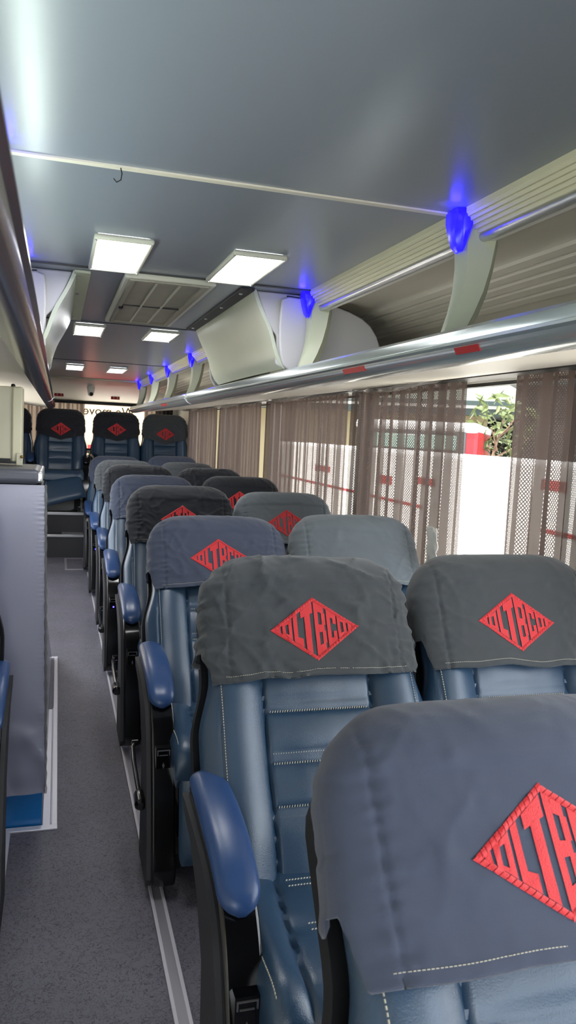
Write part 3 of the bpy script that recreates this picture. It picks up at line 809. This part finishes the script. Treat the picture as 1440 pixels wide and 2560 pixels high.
def seat(x, y, z, rec, cover, label, group, emblem=True, panel=True, led=False, lever=True, droop=0., tilt=0., seed=0., amp=1., skew=0., ev=.513, stitch=True, ex=0., legrest=None, flip=False, level=2):
    o = empty('bus_seat', (x, y, z)); tag(o, label, 'bus seat', group)
    rot = (-R(rec), 0, 0)
    bk = link('backrest', ME['back'], o, (0, 0, PZ), rot)
    if stitch:
        for m_ in ME['bst']: link(m_.name.split('.')[0], m_, bk)
    link('back_shell', ME['shell'], o, (0, 0, PZ), rot)
    cu = link('seat_cushion', ME['cush'], o)
    if stitch:
        for m_ in ME['cst']: link(m_.name.split('.')[0], m_, cu)
    link('base_frame', ME['base'], o)
    lr = link('leg_rest', ME['leg'], o, (0, -.475, .27), (R(-8), 0, 0))
    if legrest: lr.location = legrest[0]; lr.rotation_euler = legrest[1]
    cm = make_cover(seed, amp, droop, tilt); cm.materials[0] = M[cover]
    cv = link('head_cover', cm, o, (0, 0, PZ), rot)
    if emblem: link('emblem', make_emblem(seed, amp, ev, skew, ex), cv)
    if stitch: link('hem_stitching', make_hem_stitch(seed, amp, droop, tilt), cv)
    if panel:
        p = link('side_panel', ME['panel'], o)
        bv = p.modifiers.new('bevel', 'BEVEL'); bv.width = .008; bv.segments = 3; bv.limit_method = 'ANGLE'; bv.angle_limit = R(50)
        link('arm_pad', ME['pad'], p); link('latch', ME['latch'], p)
        link('latch_outline', ME['mark'], p)
        link('indicator_light', ME['led'], p) if led else link('button_mark', ME['dia'], p)
        link('side_plate', ME['plate'], o)
        if lever: link('recline_lever', ME['lever'], o)
        if flip:
            for c in (p, [k for k in o.children if k.name.startswith('side_plate')][0]): c.scale = (-1, 1, 1)
    return o
GA = 'seats along the aisle on the window side'; GW = 'seats beside the curtained windows'; GR = 'seats of the raised rear row'
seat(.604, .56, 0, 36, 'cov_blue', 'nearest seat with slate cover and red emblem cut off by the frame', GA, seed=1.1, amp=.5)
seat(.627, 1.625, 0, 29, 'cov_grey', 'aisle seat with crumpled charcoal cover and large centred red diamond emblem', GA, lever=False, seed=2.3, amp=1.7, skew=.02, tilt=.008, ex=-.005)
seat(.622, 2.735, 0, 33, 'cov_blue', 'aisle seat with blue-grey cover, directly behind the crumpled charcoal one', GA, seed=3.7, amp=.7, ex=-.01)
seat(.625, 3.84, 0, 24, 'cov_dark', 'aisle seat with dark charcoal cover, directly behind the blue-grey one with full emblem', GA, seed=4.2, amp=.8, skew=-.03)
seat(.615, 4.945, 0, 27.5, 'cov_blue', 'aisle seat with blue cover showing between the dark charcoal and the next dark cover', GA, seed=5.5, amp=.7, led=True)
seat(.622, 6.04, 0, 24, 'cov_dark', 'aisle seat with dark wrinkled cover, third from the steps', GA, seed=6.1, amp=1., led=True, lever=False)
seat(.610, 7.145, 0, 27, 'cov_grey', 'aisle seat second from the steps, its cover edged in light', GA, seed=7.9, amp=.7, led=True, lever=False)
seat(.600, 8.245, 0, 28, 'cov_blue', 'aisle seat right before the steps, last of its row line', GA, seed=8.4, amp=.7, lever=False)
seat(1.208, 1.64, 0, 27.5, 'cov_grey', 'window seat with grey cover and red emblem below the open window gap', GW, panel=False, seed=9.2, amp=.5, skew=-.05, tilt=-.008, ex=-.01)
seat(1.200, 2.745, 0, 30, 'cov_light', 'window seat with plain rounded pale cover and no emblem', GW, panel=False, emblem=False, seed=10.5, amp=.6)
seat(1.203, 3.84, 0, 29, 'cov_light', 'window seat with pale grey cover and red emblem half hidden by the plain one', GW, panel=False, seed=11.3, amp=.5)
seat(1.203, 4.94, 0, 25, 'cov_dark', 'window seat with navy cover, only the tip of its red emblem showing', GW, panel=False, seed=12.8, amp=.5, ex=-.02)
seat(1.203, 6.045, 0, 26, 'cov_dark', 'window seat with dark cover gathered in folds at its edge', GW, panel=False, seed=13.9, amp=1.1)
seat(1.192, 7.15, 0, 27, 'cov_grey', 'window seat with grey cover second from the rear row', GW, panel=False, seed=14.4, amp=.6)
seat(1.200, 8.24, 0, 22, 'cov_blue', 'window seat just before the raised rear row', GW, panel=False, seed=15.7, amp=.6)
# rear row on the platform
seat(.030, 9.66, .44, 12, 'cov_dark', 'centre rear seat with shade-darkened cover and leg rest hanging askew above the steps', GR, panel=False, droop=.06, ev=.465, seed=16.2, amp=.7, stitch=False, legrest=((.02, -.53, .27), (R(-30), R(-14), R(4))))
seat(.690, 9.80, .44, 12, 'cov_dark', 'rear seat with dark cover and red emblem by the uncovered back window', GR, panel=False, droop=.05, ev=.49, seed=17.1, amp=1., stitch=False)
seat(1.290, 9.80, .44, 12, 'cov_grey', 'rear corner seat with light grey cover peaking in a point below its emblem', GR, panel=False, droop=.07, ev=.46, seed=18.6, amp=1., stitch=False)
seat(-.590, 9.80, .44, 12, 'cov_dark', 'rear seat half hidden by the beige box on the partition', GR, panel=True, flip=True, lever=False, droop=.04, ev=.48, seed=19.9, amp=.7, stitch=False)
# single seat on the other side of the aisle
seat(-.462, 2.57, 0, 7, 'cov_blue', 'single seat against the grey partition, only its blue armrest in view', 'single seats across the aisle', panel=True, flip=True, lever=False, seed=21.2, amp=.7)
# free-standing black arm units of the rear row
BLACK_PAD = ME['pad'].copy(); BLACK_PAD.materials[0] = M['black']
def arm_unit(x, lab):
    o = empty('armrest_unit', (x+.284, 9.78, .44)); tag(o, lab, 'armrest', 'black armrests of the rear row')
    link('panel', ME['panel'], o); link('pad', BLACK_PAD, o)
    return o
arm_unit(.328, 'black armrest unit on the window side of the centre rear seat')
arm_unit(.424, 'black armrest unit of the rear seat by the uncovered back window')

# ------------------------------------------------------------------ curtains
def curtain(axis, fix, a, c, z0, z1, folds, label, amp=.02, seed=0, flare=0., group='woven window curtains', gather=0.):
    nu, nv = int(max(60, abs(c-a)*150)), 30
    b = MB(); uvs = []
    def pt(u, v):
        ph = 2*PI*folds*u+1.3*math.sin(2*PI*u*2.3+seed)+1.2*noise.noise((u*5+seed, 0, 0))
        am = amp*(.5+.5*(1-v)**.5)*(.6+.6*abs(noise.noise((u*6, seed, 2))))
        off = am*math.sin(ph)+.35*am*math.sin(ph*2.3+v*1.5)
        s = a+(c-a)*u+.010*math.sin(ph*1.0+PI/2)+flare*(1-v)*(u-.5)+gather*noise.noise((u*4, v*2, seed))*(1-v)
        z = z0+(z1-z0)*v
        return (fix+off, s, z) if axis == 'y' else (s, fix+off, z)
    b.grid(pt, nu, nv)
    me = b.mesh('curtain', M['curtain'], 180)
    uvl = me.uv_layers.new(name='UVMap')
    coords = [(abs(c-a)*1.5*(i/nu), (z1-z0)*(j/nv)) for j in range(nv+1) for i in range(nu+1)]
    for lp in me.loops: uvl.data[lp.index].uv = coords[lp.vertex_index]
    o = link('curtain', me); tag(o, label, 'curtain', group); return o
KX = 1.535
curtain('y', KX, 1.45, 2.40, .62, 1.70, 8, 'woven zigzag curtain nearest, beside the open window gap', seed=1)
curtain('y', KX, 2.76, 3.98, .62, 1.70, 9, 'brown woven curtain bunched behind the open window gap', seed=2.4, amp=.026)
curtain('y', KX, 4.06, 5.82, .62, 1.70, 12, 'woven curtain behind the bright gap at the pillar', seed=3.1)
curtain('y', KX, 5.95, 7.62, .62, 1.70, 10, 'brown curtain second before the rear corner', seed=4.6)
curtain('y', KX, 7.75, 9.55, .62, 1.70, 10, 'brown curtain last before the rear corner', seed=5.2)
curtain('x', Y1-.05, -.60, .335, 1.05, 1.75, 9, 'brown curtain hanging across the back window', seed=6.3, group='rear curtains')
curtain('x', Y1-.05, 1.12, 1.50, 1.05, 1.75, 5, 'brown curtain gathered at the corner of the back window', seed=7.7, group='rear curtains')
# curtain tracks
b = MB(); b.box((1.47, Y0, 1.697), (1.575, 9.6, 1.708)); struct(b.build('trim_14', M['black_matte'], smooth=0), 'dark curtain track under the rack')
# loose film under the rack
for i, (y, ln, lab) in enumerate(((2.75, .75, 'torn clear film hanging under the rack at the open window gap'), (4.35, .7, 'loose film under the rack by the bright pillar gap'), (6.2, .9, 'loose film under the rack at the middle curtains'), (8.0, .9, 'loose film under the rack at the last curtains'))):
    b = MB()
    b.grid(lambda u, v: (1.30+.14*v+.01*noise.noise((u*5, v*3, i)), y+ln*u+.03*v, 1.678+.02*v-.026*math.sin(PI*u)**.8*(.4+.6*math.sin(PI*v))+.012*noise.noise((u*9, v*4, i+3))), 40, 10)
    tag(b.build('plastic_film', M['film'], smooth=180), lab, 'plastic film', 'loose film under the rack')

b = MB()
b.grid(lambda u, v: (1.478+.012*noise.noise((u*4, v*4, 2)), 2.80+.085*u+.02*v, .99+.115*v-.03*u*(1-v)+.008*noise.noise((u*3, v*5, 7))), 14, 16)
sc_ = b.build('paper_scrap', M['white_pl'], smooth=180); sm = sc_.modifiers.new('thick', 'SOLIDIFY'); sm.thickness = .002
tag(sc_, 'white crumpled scrap caught at the bottom of the bunched curtain', 'paper')
b = MB(); b.tube([(.105, 1.588, 1.950), (.108, 1.58, 1.935), (.106, 1.575, 1.921), (.098, 1.575, 1.916), (.092, 1.575, 1.922)], .0012, 6)
b.build('wire_hook', M['rubber'], bpy.data.objects['trim_1'])

# ------------------------------------------------------------------ outside
M['ground'] = mat('concrete_ground', (190, 186, 178), .9, var=.1, vscale=1.5)
M['whitewall'] = mat('white_wall', (238, 238, 234), .8)
M['redpaint'] = mat('red_paint', (150, 14, 24), .4)
M['house'] = mat('house_cream', (120, 111, 86), .8)
M['roof'] = mat('roof_pale', (66, 72, 62), .6)
M['fascia'] = mat('fascia_green', (26, 42, 40), .5)
M['leaf'] = mat('leaves', (30, 44, 26), .6, var=.4, vscale=3)
M['leaf2'] = mat('leaves_yellow', (62, 72, 28), .6, var=.3, vscale=3)
M['bark'] = mat('bark', (120, 100, 84), .9)
M['carglass'] = mat('car_window', (150, 180, 168), .15)
GZ = -1.15
b = MB(); b.box((1.9, -8, GZ-.05), (45, 60, GZ)); struct(b.build('ground', M['ground'], smooth=0), 'pale concrete yard outside the windows')
b = MB(); b.box((-40, -20, GZ-.06), (1.9, 60, GZ-.01)); struct(b.build('ground_road', M['ground'], smooth=0), 'road under the bus')
o = empty('parked_bus', (4.6, 7, GZ)); tag(o, 'white body with red stripe parked outside the windows', 'bus')
b = MB(); b.box((-.1, -9, .35), (.62, 9, 2.47)); b.build('body', M['whitewall'], o, bevel=.05)
b = MB()
for y0, y1, z0, z1 in ((-9, -.55, 1.79, 1.83), (-.9, -.5, 2.20, 2.30), (1.7, 2.3, 2.06, 2.15), (3.0, 3.5, 1.98, 2.1), (5.6, 6.4, 2.0, 2.1), (2.0, 9, 1.75, 1.79)): b.box((-.106, y0, z0), (-.098, y1, z1))
b.build('red_stripe', M['redpaint'], o, smooth=0)
for k in range(2):
    b = MB(); b.tube([(-.12, -5+9.5*k, .45), (.15, -5+9.5*k, .45)], .45, 24); b.build('wheel', M['rubber'], o)
o = empty('red_truck', (6.32, 12.85, GZ)); o.rotation_euler = (0, 0, R(56)); tag(o, 'red vehicle with white roof and grey window parked beyond the white body', 'truck')
b = MB(); b.box((.04, -1.0, .4), (4.2, 1.2, 2.86)); b.build('body', M['redpaint'], o, bevel=.08, seg=3)
b = MB(); b.box((-.02, -1.0, 2.80), (4.2, 1.25, 2.98)); b.build('roof', M['whitewall'], o, bevel=.08, seg=4)
b = MB(); b.box((.0, -.78, 1.9), (.06, 1.2, 2.82)); b.build('window_surround', M['dark_seam'], o, bevel=.03)
b = MB(); b.box((-.015, -.62, 2.02), (.03, 1.15, 2.42)); b.box((-.015, -.62, 2.48), (.03, 1.15, 2.74)); b.build('window', M['carglass'], o, bevel=.02)
o = empty('house', (13.0, 21.9, GZ)); o.rotation_euler = (0, 0, R(58)); tag(o, 'cream house with pale roof and dark green eaves seen through the window gap', 'house')
b = MB(); b.box((0, .3, 0), (7, 14, 3.55)); b.build('wall', M['house'], o, smooth=0)
E0 = 3.92
b = MB(); b.add([(-1.2, -3.4, E0), (8.2, -3.4, E0), (8.2, 15, E0), (-1.2, 15, E0), (3.4, 2.8, E0+1.75), (3.4, 10, E0+1.75)], [(0,1,4), (1,2,5,4), (2,3,5), (3,0,4,5), (0,3,2,1)]); b.build('roof', M['roof'], o, smooth=0)
b = MB(); b.box((-1.22, -3.42, E0-.14), (8.22, 15, E0)); b.build('eave_board', M['fascia'], o, smooth=0)
b = MB(); b.box((-1.1, -3.3, E0-.22), (8.1, 14.9, E0-.14)); b.build('eave_line', M['whitewall'], o, smooth=0)
b = MB(); b.box((-1.0, -3.2, E0-.42), (8.0, 14.8, E0-.22)); b.build('gutter', M['fascia'], o, smooth=0)
b = MB(); b.box((-.12, 0, 0), (.25, .3, 3.5)); b.build('corner_post', M['house'], o, smooth=0)
b = MB(); b.box((-.04, 1.0, 2.4), (0, 2.2, 3.3)); b.build('window_frame', M['fascia'], o, smooth=0)
b = MB()
b.grid(lambda u, v: (20+60*u-30*v*0, 75-50*u+18*v, GZ+(11+3*noise.noise((u*6, v*2, 0)))*math.sin(PI/2*min(1, v*1.6))**1.0+.8*noise.noise((u*30, v*9, 1))), 80, 14)
struct(b.build('hill', mat('hillside', (74, 84, 62), .95, var=.35, vscale=.4), smooth=60), 'wooded hillside beyond the house')
o = empty('sky_screen_wall', (-2, 17, GZ)); tag(o, 'added cream wall blocking the sky behind the back window', 'sky_screen_wall')  # wall added to keep raw sky glare off the rear curtain
b = MB(); b.box((-6, 0, 0), (4.2, 4, 6)); b.build('wall', mat('cream_render', (150, 132, 108), .85), o, smooth=0)
b = MB(); b.box((2.6, -.12, 0), (4.2, 0, 2.2)); b.build('red_panel', M['redpaint'], o, smooth=0)
o = empty('dark_backdrop', (10.25, 13.85, GZ)); o.rotation_euler = (0, 0, R(50)); tag(o, 'added dark grey backdrop standing behind the nearest zigzag curtain', 'dark_backdrop')  # invented dark mass, added so the near curtain has darkness behind it
b = MB(); b.box((0, -12, 0), (1.6, 1.2, 3.9)); b.build('wall', mat('backdrop_wall', (44, 42, 40), .85, var=.2, vscale=2), o, smooth=0)
b = MB(); b.box((-.3, -12.3, 3.9), (1.9, 1.35, 4.1)); b.build('roof', M['fascia'], o, smooth=0)
def tree(x, y, h, r, m_, lab, seed, n=900, trunk=.09):
    random.seed(seed)
    o = empty('tree', (x, y, GZ)); tag(o, lab, 'tree', 'trees outside')
    b = MB(); b.tube([(0, 0, 0), (.1, .05, h*.35), (-.05, .15, h*.6), (.1, .0, h*.85)], [trunk, trunk*.8, trunk*.55, trunk*.25], 8)
    for k in range(7):
        a = random.uniform(0, 2*PI); zz = h*random.uniform(.4, .75)
        b.tube([(0, .05, zz), (math.cos(a)*r*.4, math.sin(a)*r*.4, zz+r*.25), (math.cos(a)*r*.8, math.sin(a)*r*.8, zz+r*.55)], [trunk*.4, trunk*.25, .01], 6)
    b.build('trunk', M['bark'], o)
    b = MB()
    for k in range(n):
        a = random.uniform(0, 2*PI); q = random.random()**.5; el = random.uniform(-.8, 1)
        c = Vector((math.cos(a)*r*q*math.sqrt(1-el*el*.8), math.sin(a)*r*q*math.sqrt(1-el*el*.8), h*.78+el*r*.8))
        u = Vector((random.gauss(0, 1), random.gauss(0, 1), random.gauss(0, 1))).normalized(); w = u.orthogonal().normalized(); s = random.uniform(.10, .22)
        t = u.cross(w)*.03
        b.add([c-u*s, c+w*s*.35+t, c+u*s, c-w*s*.35+t], [(0, 1, 2, 3)])
    b.build('foliage', m_, o, smooth=0)
tree(25.5, 42, 8.4, 3.4, M['leaf'], 'green tree rising behind the pale house roof', 3, 1600, .2)
tree(19.5, 41, 8.2, 2.8, M['leaf'], 'distant green tree behind the far end of the house roof', 4, 1200, .2)
tree(8.45, 13.75, 3.8, .8, M['leaf2'], 'thin yellowish branching tree before the house corner', 5, 120, .06)
tree(16.0, 24.6, 3.2, 1.7, M['leaf'], 'dark bushy tree in the shade beside the house corner', 6, 1800, .1)
tree(6.95, 11.3, 2.2, .42, M['leaf2'], 'low yellow-green shrub right behind the white parked body', 7, 160, .03)
tree(37, 38, 8.5, 3.6, M['leaf'], 'broad green tree behind the thin yellowish one', 8, 1500, .2)

# ------------------------------------------------------------------ light
wd = bpy.data.worlds.new('sky'); scene.world = wd; wd.use_nodes = True
bg = wd.node_tree.nodes['Background']; bg.inputs[0].default_value = (.86, .93, 1, 1); bg.inputs[1].default_value = 5.5
sl = bpy.data.lights.new('sun', 'SUN'); sl.energy = 24; sl.angle = R(2); sl.color = (1, .95, .86)
so = bpy.data.objects.new('sun', sl); col.objects.link(so)
so.rotation_euler = Vector((.33, .20, -.95)).to_track_quat('-Z', 'Y').to_euler()
def portal(name, loc, rot, sx, sy):
    l = bpy.data.lights.new(name, 'AREA'); l.shape = 'RECTANGLE'; l.size = sx; l.size_y = sy; l.cycles.is_portal = True
    o = bpy.data.objects.new(name, l); col.objects.link(o); o.location = loc; o.rotation_euler = rot
portal('portal_right', (XR+.09, 4.6, 1.2), (0, R(90), 0), 1.05, 10.2)
portal('portal_left', (XL-.09, 5.8, 1.2), (0, R(-90), 0), 1.05, 3.7)
portal('portal_front', (.375, Y0-.07, 1.3), (R(90), 0, 0), 2.05, 1.1)
portal('portal_rear', (CX, Y1+.1, 1.46), (R(-90), 0, 0), 1.95, .68)

tl = bpy.data.lights.new('rack_strip_lamp', 'AREA'); tl.shape = 'RECTANGLE'; tl.size = .03; tl.size_y = 2.6; tl.energy = 4.5; tl.color = (.86, 1, .9)
to = bpy.data.objects.new('rack_strip_lamp', tl); col.objects.link(to); to.location = (-.072, 1.05, 1.69); to.rotation_euler = (R(180), R(32), 0)

# ------------------------------------------------------------------ camera and view
cd = bpy.data.cameras.new('camera'); cam = bpy.data.objects.new('camera', cd); col.objects.link(cam)
yw, pt_, rl = .2915, -.0982, .0493
fwd = Vector((math.sin(yw)*math.cos(pt_), math.cos(yw)*math.cos(pt_), math.sin(pt_))); rt = Vector((math.cos(yw), -math.sin(yw), 0)); up = rt.cross(fwd)
r2 = math.cos(rl)*rt+math.sin(rl)*up; u2 = math.cos(rl)*up-math.sin(rl)*rt
cam.matrix_world = Matrix(((r2.x, u2.x, -fwd.x, 0), (r2.y, u2.y, -fwd.y, 0), (r2.z, u2.z, -fwd.z, 1.45), (0, 0, 0, 1)))
cd.sensor_fit = 'VERTICAL'; cd.sensor_height = 36; cd.lens = 1937.8*36/2560; cd.clip_start = .02
cd.dof.use_dof = True; cd.dof.focus_distance = 2.4; cd.dof.aperture_fstop = 11
scene.camera = cam
vs = scene.view_settings; vs.view_transform = 'Standard'; vs.look = 'None'; vs.gamma = 1; vs.exposure = .15; vs.use_curve_mapping = False
scene.cycles.use_denoising = True
scene.cycles.max_bounces = 10; scene.cycles.diffuse_bounces = 5; scene.cycles.transparent_max_bounces = 16
scene.cycles.sample_clamp_indirect = 6
